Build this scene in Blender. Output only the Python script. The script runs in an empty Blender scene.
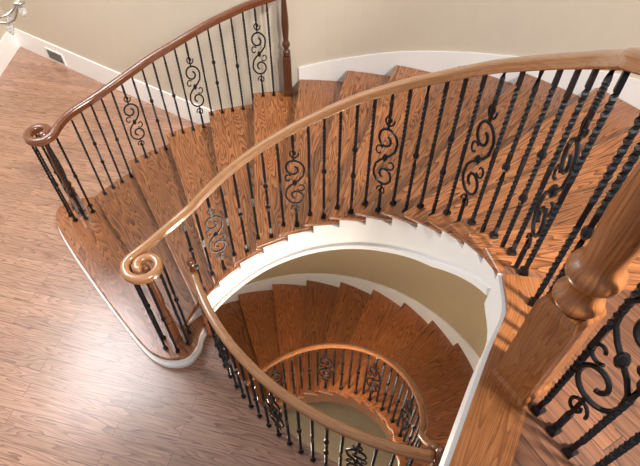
import bpy, bmesh, math, random
from mathutils import Vector, Matrix
random.seed(4)
rad=math.radians
COL=bpy.context.scene.collection
# ------------------------------------------------------------------ materials
def newmat(name):
    m=bpy.data.materials.new(name);m.use_nodes=True
    nt=m.node_tree;b=nt.nodes['Principled BSDF']
    return m,nt,b
def wood(name,dark,mid,light,rough=.35,coord='UV',rot=0,scale=1.0,planks=None,coat=.3,grain=1.0,rings=18.0,var=.5,stretch=.8):
    m,nt,b=newmat(name);N=nt.nodes;L=nt.links
    tc=N.new('ShaderNodeTexCoord');mp=N.new('ShaderNodeMapping')
    mp.inputs['Rotation'].default_value=(0,0,rot)
    L.new(tc.outputs['Object' if coord=='Object' else 'UV'],mp.inputs['Vector'])
    vec=mp.outputs['Vector'];info=N.new('ShaderNodeObjectInfo')
    off=N.new('ShaderNodeVectorMath');off.operation='ADD'
    cmb=N.new('ShaderNodeCombineXYZ');mul=N.new('ShaderNodeMath');mul.operation='MULTIPLY';mul.inputs[1].default_value=37.0
    L.new(info.outputs['Random'],mul.inputs[0]);L.new(mul.outputs[0],cmb.inputs['X']);L.new(mul.outputs[0],cmb.inputs['Y'])
    L.new(vec,off.inputs[0]);L.new(cmb.outputs[0],off.inputs[1])
    base=off.outputs[0]
    if planks:
        br=N.new('ShaderNodeTexBrick');br.inputs['Scale'].default_value=1
        br.inputs['Brick Width'].default_value=planks[0];br.inputs['Row Height'].default_value=planks[1]
        br.inputs['Mortar Size'].default_value=.0016;br.inputs['Mortar Smooth'].default_value=.3
        br.inputs['Color1'].default_value=(0,0,0,1);br.inputs['Color2'].default_value=(1,1,1,1);br.inputs['Mortar'].default_value=(.5,.5,.5,1)
        br.offset=.37;L.new(vec,br.inputs['Vector'])
        sc=N.new('ShaderNodeVectorMath');sc.operation='MULTIPLY_ADD'
        L.new(br.outputs['Color'],sc.inputs[0]);sc.inputs[1].default_value=(9.3,5.1,3);L.new(vec,sc.inputs[2])
        base=sc.outputs[0]
    m1=N.new('ShaderNodeMapping');m1.inputs['Scale'].default_value=(stretch*scale,7*scale,7*scale);L.new(base,m1.inputs['Vector'])
    n1=N.new('ShaderNodeTexNoise');n1.inputs['Scale'].default_value=1.0;n1.inputs['Detail'].default_value=1.2;n1.inputs['Distortion'].default_value=.2;L.new(m1.outputs[0],n1.inputs['Vector'])
    mm=N.new('ShaderNodeMath');mm.operation='MULTIPLY';mm.inputs[1].default_value=rings;L.new(n1.outputs['Fac'],mm.inputs[0])
    fr=N.new('ShaderNodeMath');fr.operation='FRACT';L.new(mm.outputs[0],fr.inputs[0])
    pw=N.new('ShaderNodeMath');pw.operation='POWER';pw.inputs[1].default_value=2.0;L.new(fr.outputs[0],pw.inputs[0])
    m2=N.new('ShaderNodeMapping');m2.inputs['Scale'].default_value=(5,110,110);L.new(base,m2.inputs['Vector'])
    n2=N.new('ShaderNodeTexNoise');n2.inputs['Scale'].default_value=1.0;n2.inputs['Detail'].default_value=4;L.new(m2.outputs[0],n2.inputs['Vector'])
    a1=N.new('ShaderNodeMath');a1.operation='MULTIPLY_ADD';a1.inputs[1].default_value=-.42*grain;a1.inputs[2].default_value=.42;L.new(pw.outputs[0],a1.inputs[0])
    a2=N.new('ShaderNodeMath');a2.operation='MULTIPLY_ADD';a2.inputs[1].default_value=.85;L.new(n2.outputs['Fac'],a2.inputs[0]);L.new(a1.outputs[0],a2.inputs[2])
    rp=N.new('ShaderNodeValToRGB');e=rp.color_ramp.elements
    e[0].position=.2;e[0].color=(*dark,1);e[1].position=1.0;e[1].color=(*light,1)
    x=e.new(.66);x.color=(*mid,1);L.new(a2.outputs[0],rp.inputs[0])
    hs=N.new('ShaderNodeHueSaturation');L.new(rp.outputs[0],hs.inputs['Color'])
    vv=N.new('ShaderNodeMath');vv.operation='MULTIPLY_ADD';vv.inputs[1].default_value=var;vv.inputs[2].default_value=1-var/2
    L.new(br.outputs['Color'] if planks else info.outputs['Random'],vv.inputs[0]);L.new(vv.outputs[0],hs.inputs['Value'])
    out=hs.outputs[0]
    if planks:
        mx=N.new('ShaderNodeMix');mx.data_type='RGBA';L.new(br.outputs['Fac'],mx.inputs['Factor'])
        L.new(out,mx.inputs['A']);mx.inputs['B'].default_value=(dark[0]*.6,dark[1]*.6,dark[2]*.6,1);out=mx.outputs['Result']
    L.new(out,b.inputs['Base Color']);b.inputs['Roughness'].default_value=rough
    b.inputs['Coat Weight'].default_value=coat;b.inputs['Coat Roughness'].default_value=.2
    bp=N.new('ShaderNodeBump');bp.inputs['Strength'].default_value=.1;bp.inputs['Distance'].default_value=.004
    L.new(a2.outputs[0],bp.inputs['Height']);L.new(bp.outputs[0],b.inputs['Normal'])
    return m
def plain(name,col,rough=.6,metal=0,bump=0,var=.06):
    m,nt,b=newmat(name);N=nt.nodes;L=nt.links
    tc=N.new('ShaderNodeTexCoord');n=N.new('ShaderNodeTexNoise');n.inputs['Scale'].default_value=6;n.inputs['Detail'].default_value=3
    L.new(tc.outputs['Object'],n.inputs['Vector'])
    rp=N.new('ShaderNodeValToRGB');e=rp.color_ramp.elements
    e[0].color=(*[c*(1-var) for c in col],1);e[1].color=(*[min(1,c*(1+var)) for c in col],1)
    L.new(n.outputs['Fac'],rp.inputs[0]);L.new(rp.outputs[0],b.inputs['Base Color'])
    b.inputs['Roughness'].default_value=rough;b.inputs['Metallic'].default_value=metal
    if bump:
        n2=N.new('ShaderNodeTexNoise');n2.inputs['Scale'].default_value=180;L.new(tc.outputs['Object'],n2.inputs['Vector'])
        bp=N.new('ShaderNodeBump');bp.inputs['Strength'].default_value=bump;bp.inputs['Distance'].default_value=.002
        L.new(n2.outputs['Fac'],bp.inputs['Height']);L.new(bp.outputs[0],b.inputs['Normal'])
    return m
M_TREAD=wood('oak_tread',(.035,.008,.002),(.27,.086,.024),(.45,.18,.065),.27,grain=1.25,scale=1.25,coat=.5,var=.62)
M_RISER=wood('oak_riser_shaded',(.012,.004,.002),(.03,.009,.004),(.045,.015,.006),.5)  # oak painted near-black, so shade lines between the treads are in the colour
M_LOW=wood('oak_lower_tread',(.05,.012,.003),(.30,.085,.019),(.47,.16,.046),.28,grain=1.1,scale=1.25,coat=.45,var=.6)
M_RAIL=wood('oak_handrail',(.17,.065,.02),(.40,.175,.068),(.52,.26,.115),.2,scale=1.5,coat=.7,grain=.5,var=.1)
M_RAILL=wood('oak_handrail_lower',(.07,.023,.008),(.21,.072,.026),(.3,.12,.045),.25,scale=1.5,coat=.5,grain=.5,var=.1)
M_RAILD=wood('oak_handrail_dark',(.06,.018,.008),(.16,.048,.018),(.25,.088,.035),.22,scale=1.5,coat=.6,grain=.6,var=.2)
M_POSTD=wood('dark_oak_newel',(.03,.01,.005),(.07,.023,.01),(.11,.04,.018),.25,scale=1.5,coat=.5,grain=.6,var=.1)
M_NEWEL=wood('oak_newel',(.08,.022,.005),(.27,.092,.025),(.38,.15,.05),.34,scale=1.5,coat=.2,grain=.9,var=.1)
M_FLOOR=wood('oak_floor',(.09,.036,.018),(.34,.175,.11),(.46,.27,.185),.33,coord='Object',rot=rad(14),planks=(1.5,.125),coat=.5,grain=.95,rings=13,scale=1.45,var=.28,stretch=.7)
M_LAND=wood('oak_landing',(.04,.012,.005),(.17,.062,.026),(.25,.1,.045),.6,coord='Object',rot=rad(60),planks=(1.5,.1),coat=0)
M_WHITE=plain('white_paint',(.93,.92,.90),.4,var=.015)
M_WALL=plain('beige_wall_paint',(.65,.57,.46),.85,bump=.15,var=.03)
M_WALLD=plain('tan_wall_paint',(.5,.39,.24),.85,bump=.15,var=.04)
M_IRON=plain('black_iron',(.018,.018,.021),.33,.6,bump=.2)
M_GREY=plain('beige_stone_floor',(.46,.38,.27),.5,var=.12)
M_BRONZE=plain('brushed_silver',(.5,.47,.42),.3,.85)
M_CAND=plain('ivory_candle',(.8,.74,.6),.5)
m,nt,b=newmat('crystal');b.inputs['Base Color'].default_value=(.95,.97,1,1);b.inputs['Transmission Weight'].default_value=.8;b.inputs['Roughness'].default_value=.05;b.inputs['IOR'].default_value=1.5;M_CRY=m
# ------------------------------------------------------------------ helpers
def top(name,label,cat,loc=(0,0,0)):
    o=bpy.data.objects.new(name,None);o.location=loc;o.empty_display_size=.1;COL.objects.link(o)
    o['label']=label;o['category']=cat;return o
def mkmesh(name,V,F,mat,uv=None,smooth=False):
    me=bpy.data.meshes.new(name);me.from_pydata([tuple(v) for v in V],[],F)
    if uv:
        l=me.uv_layers.new(name='UVMap')
        for lp in me.loops: l.data[lp.index].uv=uv[lp.vertex_index]
    me.materials.append(mat)
    bm=bmesh.new();bm.from_mesh(me);bmesh.ops.recalc_face_normals(bm,faces=bm.faces);bm.to_mesh(me);bm.free()
    if smooth:
        for p in me.polygons:p.use_smooth=True
    me.update();return me
def add(name,me,parent=None,loc=(0,0,0),rotz=0,bev=0,scale=None):
    o=bpy.data.objects.new(name,me);COL.objects.link(o)
    if parent:
        o.parent=parent;o.location=Vector(loc)-parent.location
    else:o.location=loc
    o.rotation_euler=(0,0,rotz)
    if scale:o.scale=scale
    if bev:
        md=o.modifiers.new('bevel','BEVEL');md.width=bev;md.segments=3;md.limit_method='ANGLE';md.angle_limit=rad(50)
    return o
def prism(name,poly,z0,z1,mat,parent,d=(1,0),bev=0,structure=False):
    n=len(poly);d=Vector(d).normalized();p=Vector((-d.y,d.x))
    cx=sum(q[0] for q in poly)/n;cy=sum(q[1] for q in poly)/n
    V=[];uv=[]
    for z in(z0,z1):
        for q in poly:
            V.append((q[0]-cx,q[1]-cy,z));w=Vector((q[0]-cx,q[1]-cy));uv.append((w.dot(d),w.dot(p)+z))
    F=[list(range(n,2*n)),list(range(n-1,-1,-1))]+[[i,(i+1)%n,n+(i+1)%n,n+i] for i in range(n)]
    o=add(name,mkmesh(name,V,F,mat,uv),parent,(cx,cy,0),bev=bev)
    if structure:o['kind']='structure'
    return o
def catmull(P,n=8,closed=False):
    P=[Vector(p) for p in P];out=[];N=len(P)
    rng=range(N if closed else N-1)
    for i in rng:
        if closed:a,b_,c_,d_=P[(i-1)%N],P[i],P[(i+1)%N],P[(i+2)%N]
        else:
            b_,c_=P[i],P[i+1];a=P[i-1] if i>0 else b_*2-c_;d_=P[i+2] if i+2<N else c_*2-b_
        for j in range(n):
            t=j/n;out.append(.5*((2*b_)+(c_-a)*t+(2*a-5*b_+4*c_-d_)*t*t+(3*b_-a-3*c_+d_)*t**3))
    if not closed:out.append(P[-1])
    return out
def sweep(path,prof,ref=Vector((0,0,1)),taper=None):
    path=[Vector(p) for p in path];V=[];F=[];uv=[];n=len(prof);L=0
    per=[0]
    for i in range(1,n):per.append(per[-1]+math.dist(prof[i],prof[i-1]))
    for i,p in enumerate(path):
        t=(path[min(i+1,len(path)-1)]-path[max(i-1,0)]).normalized()
        s=t.cross(ref).normalized();u=s.cross(t).normalized()
        if i:L+=(p-path[i-1]).length
        k=taper(i/(len(path)-1)) if taper else 1
        for j,(a,b_) in enumerate(prof):
            V.append(p+s*a*k+u*b_*k);uv.append((L,per[j]))
    for i in range(len(path)-1):
        for j in range(n):
            F.append([i*n+j,i*n+(j+1)%n,(i+1)*n+(j+1)%n,(i+1)*n+j])
    F.append(list(range(n-1,-1,-1)));F.append([(len(path)-1)*n+j for j in range(n)])
    return V,F,uv
def circ(r,n=8):return[(r*math.cos(2*math.pi*i/n),r*math.sin(2*math.pi*i/n)) for i in range(n)]
RAILP=[(.033,-.022),(.027,-.03),(-.027,-.03),(-.033,-.022),(-.026,-.008),(-.034,.006),(-.032,.018),(-.02,.028),(0,.032),(.02,.028),(.032,.018),(.034,.006),(.026,-.008)]
def merge(parts):
    V=[];F=[];uv=[]
    for p in parts:
        o=len(V);V+=list(p[0]);F+=[[i+o for i in f] for f in p[1]]
        uv+=list(p[2]) if len(p)>2 else [(v[2],v[0]) for v in p[0]]
    return V,F,uv
def loftsq(secs,x=0,y=0,n=4):
    V=[];F=[]
    for z,h,r in secs:
        R=h*math.sqrt(2) if n==4 else h
        for j in range(n):
            a=r+math.pi/4+2*math.pi*j/n if n==4 else r+2*math.pi*j/n
            V.append((x+R*math.cos(a),y+R*math.sin(a),z))
    for i in range(len(secs)-1):
        for j in range(n):F.append([i*n+j,i*n+(j+1)%n,(i+1)*n+(j+1)%n,(i+1)*n+j])
    F.append(list(range(n-1,-1,-1)));F.append([(len(secs)-1)*n+j for j in range(n)])
    return V,F,[(v[2],(k%n)*.03) for k,v in enumerate(V)]
# ------------------------------------------------------------------ baluster meshes (nominal height 1)
W=.0082
def twist(z0,z1,turns,n=26):return[(z0+(z1-z0)*i/n,W*1.12,2*math.pi*turns*i/n) for i in range(n+1)]
def knuck(z):return loftsq([(z-.028,.009,0),(z-.018,.015,0),(z-.006,.020,0),(z+.006,.020,0),(z+.018,.015,0),(z+.028,.009,0)],n=10)
shoe=loftsq([(0,.018,0),(.02,.018,0),(.034,.011,0)])
def iron(parts,name='baluster'):
    q=merge(parts);return mkmesh(name,q[0],q[1],M_IRON,q[2])
B_TW=iron([shoe,loftsq([(0,W,0)]+twist(.08,.45,3,30)+[(.5,W,0)]+twist(.55,.92,3,30)+[(1,W,0)])])
B_KN=iron([shoe,loftsq([(0,W,0)]+twist(.1,.42,2.5)+[(.5,W,0)]+twist(.58,.9,2.5)+[(1,W,0)]),knuck(.5)])
B_K2=iron([shoe,loftsq([(0,W,0)]+twist(.12,.34,2)+twist(.42,.58,1.5,12)+twist(.66,.88,2)+[(1,W,0)]),knuck(.38),knuck(.62)])
def scroll_parts():
    pts=[];X=1.12
    for i in range(30):
        t=i/29;a=rad(-250+430*t);r=.02+.055*t
        pts.append((X*(.004+r*math.cos(a)),0,.645+r*1.3*math.sin(a)))
    half=pts+[(-.061*X,0,.578),(-.034*X,0,.535)]
    S=half+[(0,0,.5)]+[(-x,0,1-z) for x,y,z in reversed(half)]
    out=[sweep(S,circ(.009,6),Vector((0,1,0)))]
    c1=[]
    for i in range(24):
        t=i/23;a=rad(210-400*t);r=.013+.026*t
        c1.append((r*math.cos(a),0,.795+r*1.2*math.sin(a)))
    c2=[]
    for i in range(16):
        t=i/15;a=rad(-150+290*t);r=.013+.022*t
        c2.append((-.05-r*math.cos(a),0,.46-r*1.3*math.sin(a)))
    for c in(c1,c2):
        out.append(sweep(c,circ(.0065,6),Vector((0,1,0))))
        out.append(sweep([(-x,0,1-z) for x,y,z in c],circ(.0065,6),Vector((0,1,0))))
    return out
B_SC=iron([shoe,loftsq([(0,W,0)]+twist(.04,.15,1.5,14)+[(.28,W*.8,0)]),loftsq([(.72,W*.8,0)]+twist(.85,.96,1.5,14)+[(1,W,0)]),knuck(.5)]+scroll_parts(),'scroll_baluster')
CYC=[B_SC,B_TW,B_KN,B_TW,B_K2,B_TW]
def baluster(parent,idx,x,y,z0,z1,ang,kind=None):
    me=kind or CYC[idx%6]
    return add('scroll_baluster' if me is B_SC else 'baluster',me,parent,(x,y,z0),ang,scale=(1,1,z1-z0))
PR1=[(0,.86),(.02,.95),(.05,1.0),(.07,.92),(.085,.62),(.11,.6),(.13,.85),(.16,1.0),(.19,.86),(.21,.62),(.25,.66),(.33,.8),(.42,.88),(.52,.84),(.64,.7),(.76,.56),(.8,.52),(.82,.7),(.85,.72),(.87,.5),(.9,.55),(.93,.8),(.96,.85),(.985,.7),(1.0,.05)]
PR2=[(0,.86),(.015,.98),(.035,1.04),(.055,.98),(.07,.8),(.1,.72),(.13,.74),(.155,.9),(.175,1.08),(.2,1.12),(.225,1.05),(.24,.86),(.26,.76),(.29,.74),(.4,.84),(.5,.88),(.65,.8),(.8,.62),(.86,.55),(.88,.75),(.91,.75),(.93,.5),(.95,.6),(.98,.7),(1.0,.05)]
def newel_mesh(h,s,block,mat,pr=PR1):
    T=h-block
    sq=loftsq([(0,s*1.12,0),(.05,s*1.12,0),(.07,s,0),(block-.03,s,0),(block,s*.86,0)])
    rd=loftsq([(block+T*a,s*r,0) for a,r in pr],n=28)
    V,F,uv=merge([sq,rd]);uv=[(v[2],math.atan2(v[1],v[0])*s) for v in V]
    me=mkmesh('newel_post',V,F,mat,uv)
    for p in me.polygons:
        if all(i>=len(sq[0]) for i in p.vertices):p.use_smooth=True
    return me
# ------------------------------------------------------------------ layout of the upper flight
C=Vector((-.31,1.67));R=.15
def pol(r,a,c=C):return(c[0]+r*math.cos(rad(a)),c[1]+r*math.sin(rad(a)))
def ia(k):return 90-10.8*(k-7)
OT={1:(3.15,143),2:(3.27,133.3),3:(3.40,124.2),4:(3.47,115.5),5:(3.5,106.5),6:(3.54,97.4),7:(3.56,88.4),8:(3.56,79.5),9:(3.56,70.5)}
def oa(k):
    if k>=9:return(3.56,70.5-10.8*(k-9))
    i=int(math.floor(k));f=k-i;a,b_=OT[i],OT[min(i+1,9)];return(a[0]*(1-f)+b_[0]*f,a[1]*(1-f)+b_[1]*f)
RI=1.2
def line(k,r0=None):
    i=Vector(pol(r0 or RI,ia(k)));r,a=oa(k);return i,Vector(pol(r,a))
stair=top('staircase','curved oak staircase with white stringer, iron balusters and honey oak handrail','staircase',(-.31,1.67,0))
TH=.045
for k in range(2,17):
    i0,o0=line(k);i1,o1=line(k+1)
    d=(o0-i0).normalized()
    tip=1.14 if k<12 else 1.12
    poly=[pol(tip,ia(k)+2.2),pol(1.235,ia(k)-10.4),pol(1.25,ia(k)-12.4)]
    r0,a0=oa(k);r1,a1=oa(k+1)
    for j in range(4,-1,-1):
        t=j/4*1.10-.06;poly.append(pol(r0+(r1-r0)*t-.004,a0+(a1-a0)*t))
    prism('tread',poly,k*R-TH,k*R,M_TREAD,stair,d,bev=.014)
    ii=pol(RI+.03,ia(k)-1.7);oo=pol(r0-.03,a0-1.1);n=Vector((-d.y,d.x))*-.02
    q=[ii,oo,(oo[0]+n.x,oo[1]+n.y),(ii[0]+n.x,ii[1]+n.y)]
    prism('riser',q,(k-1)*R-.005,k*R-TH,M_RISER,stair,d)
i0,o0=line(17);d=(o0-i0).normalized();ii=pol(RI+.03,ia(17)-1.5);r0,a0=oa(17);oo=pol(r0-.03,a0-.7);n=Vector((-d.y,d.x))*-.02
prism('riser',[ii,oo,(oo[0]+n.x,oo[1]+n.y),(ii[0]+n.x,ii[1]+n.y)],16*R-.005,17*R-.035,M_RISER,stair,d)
# starter step
st=[(-1.13,2.36),(-1.14,2.24),(-1.21,2.13),(-1.33,2.10),(-1.47,2.13),(-1.64,2.25),(-2.03,2.66),(-2.55,3.25),(-2.88,3.66),(-3.0,3.88),(-3.0,4.03),(-2.9,4.14),(-2.76,4.16)]
stp=[(p.x,p.y) for p in catmull([(a,b_,0) for a,b_ in st],5)]+[(-2.5,4.22),(-1.08,2.5)]
prism('tread',stp,R-.035,R,M_TREAD,stair,(-1.28,1.7),bev=.01)
cx=sum(p[0] for p in stp)/len(stp);cy=sum(p[1] for p in stp)/len(stp)
def inset(poly,dd):
    out=[];n=len(poly)
    for i in range(n):
        a,b_,c_=Vector(poly[i-1]),Vector(poly[i]),Vector(poly[(i+1)%n])
        t=(c_-a).normalized();nn=Vector((-t.y,t.x));out.append(tuple(b_-nn*dd))
    return out
ins=inset(stp,.01)
if (Vector(ins[20])-Vector((cx,cy))).length>(Vector(stp[20])-Vector((cx,cy))).length:ins=inset(stp,-.01)
prism('riser',ins,0.0,R-.035,M_WHITE,stair)
base=inset(stp,-.018)
if (Vector(base[20])-Vector((cx,cy))).length<(Vector(stp[20])-Vector((cx,cy))).length:base=inset(stp,.018)
prism('shoe_moulding',base,0.0,.05,M_WHITE,stair,bev=.006)
def drop(k):
    d=.42+.07*max(0,min(1,(k-6)/5))
    return d-.24*max(0,min(1,(k-13)/4))
def stringer(name,rf,k0,k1,th,parent,mat):
    V=[];F=[];prev=None
    for k in range(k0,k1):
        for j in range(7):
            t=j/6
            x,y,nx,ny=rf(k+t)
            zt=k*R-TH-.001;zb=min(zt-.02,max(0,(k+t)*R-drop(k+t)))
            b0=len(V);V+=[(x,y,zb),(x,y,zt),(x+nx*th,y+ny*th,zt),(x+nx*th,y+ny*th,zb)]
            if prev is not None:
                for q in range(4):F.append([prev+q,prev+(q+1)%4,b0+(q+1)%4,b0+q])
            else:F.append([b0,b0+1,b0+2,b0+3])
            prev=b0
    F.append([prev+3,prev+2,prev+1,prev])
    add(name,mkmesh(name,V,F,mat),parent)
def rin(k):
    a=ia(k)-1.2;p=pol(RI+.02,a);return p[0],p[1],math.cos(rad(a)),math.sin(rad(a))
def rout(k):
    r,a=oa(k);a-=.6;p=pol(r-.03,a);return p[0],p[1],-math.cos(rad(a)),-math.sin(rad(a))
stringer('stringer',rin,2,17,.045,stair,M_WHITE)
stringer('stringer',rout,2,7,.04,stair,M_WHITE)
V=[];F=[]
for i in range(61):
    k=3+14*i/60;r,a=oa(k);z=max(.01,k*R-max(.32,drop(k))+.01)
    p=pol(RI+.04,ia(k)-1.2);q=pol(r-.02,a-.6);V+=[(p[0],p[1],z),(q[0],q[1],z),(q[0],q[1],z+.02),(p[0],p[1],z+.02)]
    if i:
        b0=4*(i-1)
        for q_ in range(4):F.append([b0+q_,b0+(q_+1)%4,b0+4+(q_+1)%4,b0+4+q_])
F+=[[0,1,2,3],[243,242,241,240]]
add('soffit',mkmesh('soffit',V,F,M_WHITE,smooth=False),stair)
lip=[]
for i in range(61):
    k=3.2+12.8*i/60;p=pol(RI+.012,ia(k)-1.2);lip.append((p[0],p[1],max(.03,k*R-drop(k)+.02)))
V,F,uv=sweep(lip,[(.012,-.02),(.012,.02),(-.012,.02),(-.012,-.02)])
add('stringer_moulding',mkmesh('stringer_moulding',V,F,M_WHITE,uv),stair)
# ------------------------------------------------------------------ handrails & balusters
def tab(T):
    ks=sorted(T)
    def f(a):
        if a<=ks[0]:return T[ks[0]]
        for q in range(len(ks)-1):
            if ks[q]<=a<=ks[q+1]:
                t=(a-ks[q])/(ks[q+1]-ks[q]);return T[ks[q]]*(1-t)+T[ks[q+1]]*t
        return T[ks[-1]]
    return f
zrail=tab({-34:3.66,-20:3.585,-8:3.44,5:3.27,22:3.04,36:2.83,51:2.61,63:2.43,76:2.225,90:2.01,100:1.86,114:1.64,129:1.41})
inner=stair
vol=[];vc=(-1.33,2.30)
for i in range(19):
    t=i/18;a=170+430*t;r=.15-.105*t;vol.append((vc[0]+r*math.cos(rad(a)),vc[1]+r*math.sin(rad(a)),1.275))
path=[(*pol(1.25,a),zrail(a)) for a in range(-20,127,4)]
path+=[(-1.17,2.585,1.405),(-1.33,2.47,1.325),(-1.44,2.385,1.285)]+vol
NW=(.725,.785)
path=[(NW[0]+.02,NW[1]+.05,3.68),(.82,.95,3.68),(.865,1.10,3.64)]+path
V,F,uv=sweep(catmull(path,4),RAILP);add('handrail',mkmesh('handrail',V,F,M_RAIL,uv,True),inner)
for n in range(0,28):
    a=128.2-5.4*n
    if a<-18:break
    kk=math.floor(7+(90-a)/10.8+.05);z0=kk*R
    x,y=pol(1.25,a);baluster(inner,(n-2)%6,x,y,z0,zrail(a)-.025,rad(a+90))
for x,y,i in[(.875,1.13,1),(.855,1.05,2),(.825,.97,3),(.79,.895,5)]:
    baluster(inner,i,x,y,17*R,3.64,rad(60))
def cluster(parent,c,r,z0,z1,a0,n=5,span=300):
    for i in range(n):
        a=a0+span*i/n;baluster(parent,1,c[0]+r*math.cos(rad(a)),c[1]+r*math.sin(rad(a)),z0,z1,rad(a),[B_TW,B_KN][i%2])
cluster(inner,vc,.125,R,1.26,120,6,330)
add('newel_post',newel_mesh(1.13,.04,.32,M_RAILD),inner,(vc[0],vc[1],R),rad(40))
outer=stair
vo=(-2.71,3.91)
zro=tab({133:1.33,129:1.37,124:1.435,119:1.52,111:1.68,104:1.84,97:1.98,91:2.08})
def kout(a):
    k=1.
    while k<17 and oa(k)[1]>a:k+=.02
    return k
def pout(a):
    k=kout(a);return pol(oa(k)[0]-.09,a)
po=[(*pout(a),zro(a)) for a in (92,97,101,104,108,111,115,119,124)]
po+=[(-2.31,4.31,1.38),(-2.49,4.12,1.335)]
for i in range(19):
    t=i/18;a=12-432*t;r=.16-.115*t;po.append((vo[0]+r*math.cos(rad(a)),vo[1]+r*math.sin(rad(a)),1.28+.03*max(0,1-6*t)))
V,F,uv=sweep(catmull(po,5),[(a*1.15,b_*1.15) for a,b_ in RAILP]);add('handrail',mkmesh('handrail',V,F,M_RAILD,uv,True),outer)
n=0;a=93.9
while a<133:
    x,y=pout(a);kk=max(1,math.floor(kout(a)+.02));baluster(outer,(n-1)%6,x,y,kk*R,zro(a)-.025,rad(a+90));a+=2.1;n+=1
cluster(outer,vo,.125,R,1.26,60,6,-330)
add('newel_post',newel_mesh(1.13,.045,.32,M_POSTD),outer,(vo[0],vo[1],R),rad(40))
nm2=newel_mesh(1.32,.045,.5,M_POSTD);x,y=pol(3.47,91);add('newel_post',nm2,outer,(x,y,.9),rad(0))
# ------------------------------------------------------------------ lower flight and its guard rail
low=top('staircase','lower curved oak staircase with guard rail around the floor opening','staircase',(-.28,1.57,-3.15))
guard=low
gc=(1.09,3.24);gr=2.27
def gp(a):return pol(gr,a,gc)
A0,A1=201,260.5
gpts=[(*gp(A0+(A1-A0)*i/24),1.0) for i in range(25)]
V,F,uv=sweep(catmull(gpts,3),RAILP);add('handrail',mkmesh('handrail',V,F,M_RAIL,uv,True),guard)
nb=20
for i in range(1,nb):
    a=A0+(A1-A0)*i/nb;x,y=gp(a);baluster(guard,(i+2)%6,x,y,0,.975,rad(a+90))
nm3=newel_mesh(1.14,.042,.35,M_RAILD);x,y=gp(A0-1);add('newel_post',nm3,guard,(x,y,0),.4)
x,y=gp(A1+.8);add('newel_post',nm3,guard,(x,y,0),.2);GN=(x,y)
CL=Vector((-.28,1.57));OC=Vector((-.6,1.92));OR=2.4
def lo(a):
    d=Vector((math.cos(rad(a)),math.sin(rad(a))));w=CL-OC;b_=w.dot(d);c_=w.dot(w)-OR*OR
    return -b_+math.sqrt(b_*b_-c_)
LR=1.0
NL=20
for m_ in range(NL):
    a0=-32+10.8*m_;a1=a0+10.8;z=-R*(m_+1);am=rad(a1)
    poly=[pol(.95 if q==4 else LR-.02*(q/4),a0-1.5+(a1-a0+3.9)*q/4,CL) for q in range(5)]+[pol(lo(a)-.005,a,CL) for a in [a0-1.5+(a1-a0+2.9)*q/5 for q in range(5,-1,-1)]]
    prism('tread',poly,z-TH,z,M_LOW,low,(math.cos(am),math.sin(am)),bev=.014)
    p=pol(LR+.03,a0+.0,CL);q=pol(lo(a0)-.02,a0,CL);p2=pol(LR+.03,a0-1.2,CL);q2=pol(lo(a0)-.02,a0-.6,CL)
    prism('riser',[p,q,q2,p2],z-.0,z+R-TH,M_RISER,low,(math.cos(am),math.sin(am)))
V=[];F=[];uv=[]
for i in range(81):
    a=-32+10.8*NL*i/80;m_=min(NL-1,int((a+32)/10.8));z=-R*((a+32)/10.8+1)
    c_,s_=math.cos(rad(a)),math.sin(rad(a));x,y=pol(LR+.03,a,CL)
    zt=-R*(m_+1)-TH-.001;zb=max(-3.15,z-.3)
    V+=[(x,y,zb),(x,y,zt),(x+c_*.045,y+s_*.045,zt),(x+c_*.045,y+s_*.045,zb)]
    uv+=[(rad(a),zb),(rad(a),zt),(rad(a),zt),(rad(a),zb)]
    if i:
        for q in range(4):F.append([4*(i-1)+q,4*(i-1)+(q+1)%4,4*i+(q+1)%4,4*i+q])
F+=[[0,1,2,3],[323,322,321,320]]
add('stringer',mkmesh('stringer',V,F,M_RAILD,uv),low)
def zl(a):return .92-(a+28)*R/10.8
lp=[(GN[0],GN[1]+.05,1.0)]+[(*pol(LR+.05,a,CL),zl(a)) for a in range(-22,186,6)]
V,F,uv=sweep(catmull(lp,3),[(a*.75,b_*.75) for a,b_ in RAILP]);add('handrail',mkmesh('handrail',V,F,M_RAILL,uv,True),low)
for n in range(38):
    a=-21+5.4*n;m_=int((a+32)/10.8);x,y=pol(LR+.05,a,CL);baluster(low,(n+1)%6,x,y,-R*(m_+1),zl(a)-.02,rad(a+90))
add('newel_post',nm3,low,(*pol(LR+.05,187,CL),-3.15),.3)
# ------------------------------------------------------------------ floors
def slab(name,outer_,hole,z0,z1,mat,rim=None):
    bm=bmesh.new()
    for z in(z1,z0):
        es=[]
        for loop in(outer_,hole):
            if not loop:continue
            vs=[bm.verts.new((x,y,z)) for x,y in loop]
            es+=[bm.edges.new((vs[i],vs[(i+1)%len(vs)])) for i in range(len(vs))]
        bmesh.ops.triangle_fill(bm,edges=es,use_beauty=True)
    for loop in(outer_,hole):
        if not loop:continue
        n=len(loop)
        for i in range(n):
            a,b_=loop[i],loop[(i+1)%n];f=bm.faces.new([bm.verts.new((a[0],a[1],z0)),bm.verts.new((b_[0],b_[1],z0)),bm.verts.new((b_[0],b_[1],z1)),bm.verts.new((a[0],a[1],z1))])
            f.material_index=1
    bmesh.ops.recalc_face_normals(bm,faces=bm.faces)
    me=bpy.data.meshes.new(name);bm.to_mesh(me);bm.free();me.materials.append(mat);me.materials.append(rim or M_WHITE)
    for p in me.polygons:
        if p.material_index==0 and p.center.z>(z0+z1)/2 and p.normal.z<0:p.flip()
    o=add(name,me);o['kind']='structure';return o
def lpt(a,e=0):return pol(lo(a)+e,a,CL)
hole=[pol(gr-.07,A0-2+(A1-A0+2)*i/20,gc) for i in range(21)]
hole+=[pol(LR-.0,-33,CL)]+[lpt(-33+(161)*i/40,.05) for i in range(41)]+[pol(1.3,128)]
big=[(-6.5,-3),(5,-3),(5,9),(-6.5,9)]
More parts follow.
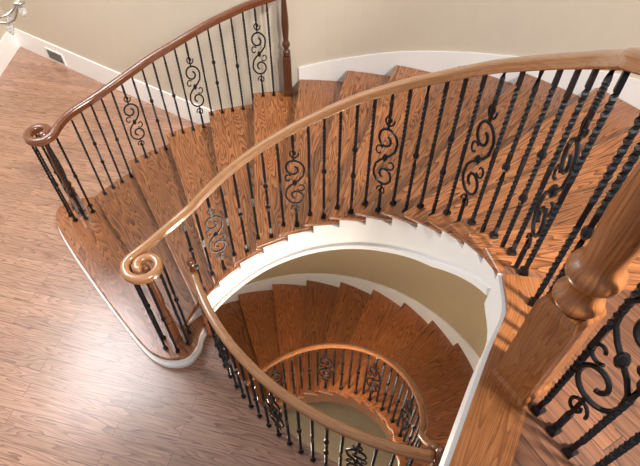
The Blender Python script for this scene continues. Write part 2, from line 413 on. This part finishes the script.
slab('floor',big,hole,-.3,0,M_FLOOR)
prism('floor',[(-6,-3),(5,-3),(5,7),(-6,7)],-3.25,-3.15,M_GREY,None,structure=True)
edge=[(.885,1.29),(.80,1.10),(.69,.915),(.51,.585),(.33,.25),(.12,-.2),(-.05,-.7),(-.1,-1.6)]
i0,o0=line(17)
land=[tuple(i0)]+edge[1:]+[(3.3,-1.6),(3.3,.2),tuple(o0)]
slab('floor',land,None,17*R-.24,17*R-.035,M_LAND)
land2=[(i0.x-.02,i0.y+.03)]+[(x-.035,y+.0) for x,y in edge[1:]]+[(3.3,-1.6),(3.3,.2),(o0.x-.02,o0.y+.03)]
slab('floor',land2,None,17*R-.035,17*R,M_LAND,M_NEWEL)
be=[(x-.037,y) for x,y in [(i0.x,i0.y)]+edge[1:]]
V,F,uv=sweep(catmull([(x+.085,y-.03,17*R+.001) for x,y in be],4),[(.09,-.02),(.09,.006),(-.09,.006),(-.09,-.02)])
o=add('trim_1',mkmesh('trim_1',V,F,M_NEWEL,uv));o['kind']='structure'
V,F,uv=sweep(catmull([(x-.003,y+.004,17*R-.02) for x,y in be],4),[(.012,-.24),(.012,.0),(-.012,.0),(-.012,-.24)])
o=add('trim_4',mkmesh('trim_4',V,F,M_WHITE,uv));o['kind']='structure'
lg=top('balustrade','oak newel post and black iron balusters guarding the landing','stair railing',(NW[0],NW[1],17*R))
add('newel_post',newel_mesh(1.27,.068,.55,M_NEWEL,PR2),lg,(NW[0],NW[1],17*R),rad(30))
gd=Vector((.42,-.91)).normalized()
for i in range(1,18):
    p=Vector(NW)+gd*(.03+.078*i);baluster(lg,[1,3,0,2,5,4][i%6],p.x,p.y,17*R,3.6,math.atan2(gd.y,gd.x))
V,F,uv=sweep([(NW[0]+gd.x*t,NW[1]+gd.y*t,3.63) for t in(0,.4,.8,1.2,1.6)],RAILP);add('handrail',mkmesh('handrail',V,F,M_RAIL,uv,True),lg)
# ------------------------------------------------------------------ walls
def wallstrip(name,pts,zb,zt,th,mat,kind='structure'):
    V=[];F=[];n=len(pts)
    for i,p in enumerate(pts):
        a=Vector(pts[max(i-1,0)]);b_=Vector(pts[min(i+1,n-1)]);t=(b_-a).normalized();nn=Vector((-t.y,t.x))*th
        x,y=p;V+=[(x,y,zb(i)),(x,y,zt(i)),(x+nn.x,y+nn.y,zt(i)),(x+nn.x,y+nn.y,zb(i))]
        if i:
            for q in range(4):F.append([4*(i-1)+q,4*(i-1)+(q+1)%4,4*i+(q+1)%4,4*i+q])
    F+=[[0,1,2,3],[4*n-1,4*n-2,4*n-3,4*n-4]]
    o=add(name,mkmesh(name,V,F,mat,smooth=False));o['kind']=kind;return o
cw=[pol(3.58,a) for a in range(96,-18,-3)]
bk_=[(-5.08,7.95),(-3.12,6.67),(-1.9,5.90),(-1.1,5.43)]
wp=bk_+cw+[(3.32,-.3),(3.32,-1.6)]
wallstrip('wall_back',wp,lambda i:0,lambda i:5.4,.12,M_WALL)
wallstrip('wall_left',[(-5.3,2.0),(-5.15,5.0),(-5.03,7.03),(-5.08,7.95)],lambda i:0,lambda i:5.4,.12,M_WALL)
wallstrip('baseboard_back',bk_+[pol(3.58,96),pol(3.58,93)],lambda i:0,lambda i:.33,-.02,M_WHITE)
wallstrip('baseboard_left',[(-5.3,2.0),(-5.15,5.0),(-5.03,7.03),(-5.08,7.95)],lambda i:0,lambda i:.33,-.02,M_WHITE)
ska=list(range(89,-17,-2))
sk=[pol(3.578,a) for a in ska]
wallstrip('trim_2',sk,lambda i:kout(ska[i])*R-.3,lambda i:kout(ska[i])*R+.15,-.018,M_WHITE)
la=list(range(-40,214,4))
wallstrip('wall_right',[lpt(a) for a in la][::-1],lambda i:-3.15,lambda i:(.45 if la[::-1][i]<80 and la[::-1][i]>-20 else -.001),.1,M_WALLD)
lb=[a for a in la if a>=-33][::-1]
wallstrip('trim_3',[pol(lo(a)-.003,a,CL) for a in lb],lambda i:max(-3.15,-R*((lb[i]+32)/10.8+1)-.2),lambda i:-R*((lb[i]+32)/10.8)+.16,-.018,M_WHITE)
# ------------------------------------------------------------------ vent
vd=(Vector((-3.12,6.67))-Vector((-5.08,7.95))).normalized();vp=Vector((-5.08,7.95))+vd*1.05
vent=top('wall_vent','small white slatted air vent set in the baseboard','air vent',(vp.x,vp.y,.1))
nn=Vector((vd.y,-vd.x))
def boxat(name,c,u,w,h,t,mat,parent):
    n_=Vector((u.y,-u.x));P=[];
    for s1,s2 in((-1,-1),(1,-1),(1,1),(-1,1)):
        P.append((c.x+u.x*w/2*s1+n_.x*t/2*s2,c.y+u.y*w/2*s1+n_.y*t/2*s2))
    zc=c.z;V=[(x,y,zc-h/2) for x,y in P]+[(x,y,zc+h/2) for x,y in P]
    F=[[3,2,1,0],[4,5,6,7]]+[[i,(i+1)%4,4+(i+1)%4,4+i] for i in range(4)]
    V=[(v[0]-parent.location.x,v[1]-parent.location.y,v[2]-parent.location.z) for v in V]
    o=bpy.data.objects.new(name,mkmesh(name,V,F,mat));COL.objects.link(o);o.parent=parent
vc3=Vector((vp.x+nn.x*.025,vp.y+nn.y*.025,.13))
boxat('vent_frame',vc3,vd,.42,.19,.012,M_WHITE,vent)
for i in range(7):
    boxat('slat',Vector((vc3.x+nn.x*.008,vc3.y+nn.y*.008,.065+.022*i)),vd,.36,.01,.006,M_IRON,vent)
# ------------------------------------------------------------------ chandelier
hc=Vector((-2.95,4.25,2.35))
ch=top('chandelier','silver chandelier with candle arms and crystal drops','chandelier',tuple(hc))
def lathe(name,pr,mat,loc,parent,n=16):
    V,F,uv=loftsq([(z,r,0) for r,z in pr],n=n);return add(name,mkmesh(name,V,F,mat,uv,True),parent,loc)
lathe('column',[(.005,-.22),(.03,-.2),(.02,-.15),(.06,-.1),(.07,-.05),(.03,0),(.02,.15),(.04,.2),(.02,.25),(.015,.5),(.005,.52)],M_BRONZE,hc,ch)
lathe('chain',[(.012,.5),(.012,2.6)],M_BRONZE,hc,ch,8)
pts=[(0.03,0,-.05),(.15,0,-.14),(.28,0,-.12),(.36,0,-.02),(.4,0,.02)]
V,F,uv=sweep(catmull(pts,6),circ(.011,6),Vector((0,1,0)));ARM=mkmesh('arm',V,F,M_BRONZE,uv,True)
V,F,uv=loftsq([(.02,.01,0),(.03,.05,0),(.045,.055,0),(.05,.02,0)],n=14);CUP=mkmesh('cup',V,F,M_BRONZE,uv,True)
V,F,uv=loftsq([(.05,.014,0),(.16,.014,0)],n=10);CAN=mkmesh('candle',V,F,M_CAND,uv)
V,F,uv=loftsq([(.0,.003,0),(-.03,.03,0),(-.055,.036,0),(-.09,.018,0),(-.11,.002,0)],n=8);DR=mkmesh('crystal_drop',V,F,M_CRY,uv)
for i in range(8):
    a=i*45;v=Vector((math.cos(rad(a)),math.sin(rad(a)),0))
    add('arm',ARM,ch,hc,rad(a))
    add('cup',CUP,ch,hc+v*.4,0);add('candle',CAN,ch,hc+v*.4,0);add('crystal_drop',DR,ch,hc+v*.4+Vector((0,0,.02)),0)
    add('crystal_drop',DR,ch,hc+v*.22+Vector((0,0,-.145)),0)
# ------------------------------------------------------------------ lights
w=bpy.data.worlds.new('World');bpy.context.scene.world=w;w.use_nodes=True
w.node_tree.nodes['Background'].inputs[0].default_value=(.97,.97,1,1);w.node_tree.nodes['Background'].inputs[1].default_value=.46
def area(name,loc,tgt,size,power,col):
    l=bpy.data.lights.new(name,'AREA');l.energy=power;l.size=size;l.color=col
    o=bpy.data.objects.new(name,l);COL.objects.link(o);o.location=loc
    o.rotation_euler=(Vector(tgt)-Vector(loc)).to_track_quat('-Z','Y').to_euler()
area('window_daylight',(-4.8,5.0,5.6),(-3.4,1.2,0),2.4,340,(.88,.94,1))
area('added_tread_key',(2.3,-.5,5.3),(1.2,2.6,1.8),.4,210,(1,.95,.88))  # lamp added without a fixture, throws nosing shadows on the right-hand treads
sl=bpy.data.lights.new('added_key_sun','SUN');sl.energy=2.3;sl.angle=rad(8);sl.color=(1,.95,.88)  # added key for nosing shadows, comes through no known window
so=bpy.data.objects.new('added_key_sun',sl);COL.objects.link(so);so.location=(2,-3,7);so.rotation_euler=Vector((-.75,.72,-1.0)).to_track_quat('-Z','Y').to_euler()
def point(loc,p,col,s=.15):
    l=bpy.data.lights.new('added_well_fill','POINT');l.energy=p;l.color=col;l.shadow_soft_size=s  # added fill in the stairwell, brightens the lower flight, no fixture there
    o=bpy.data.objects.new('added_well_fill',l);COL.objects.link(o);o.location=loc
point((-.2,1.9,-.2),70,(1,.86,.68),.2)
point((-.2,1.5,-2.3),16,(1,.8,.55),.2)
# ------------------------------------------------------------------ camera
cd=bpy.data.cameras.new('Camera');cam=bpy.data.objects.new('Camera',cd);COL.objects.link(cam)
cam.location=(0,0,4.3);cam.rotation_euler=(rad(41),0,0);cd.sensor_width=36;cd.lens=500/640*36;cd.clip_start=.02
bpy.context.scene.camera=cam
bpy.context.scene.view_settings.view_transform='Standard'
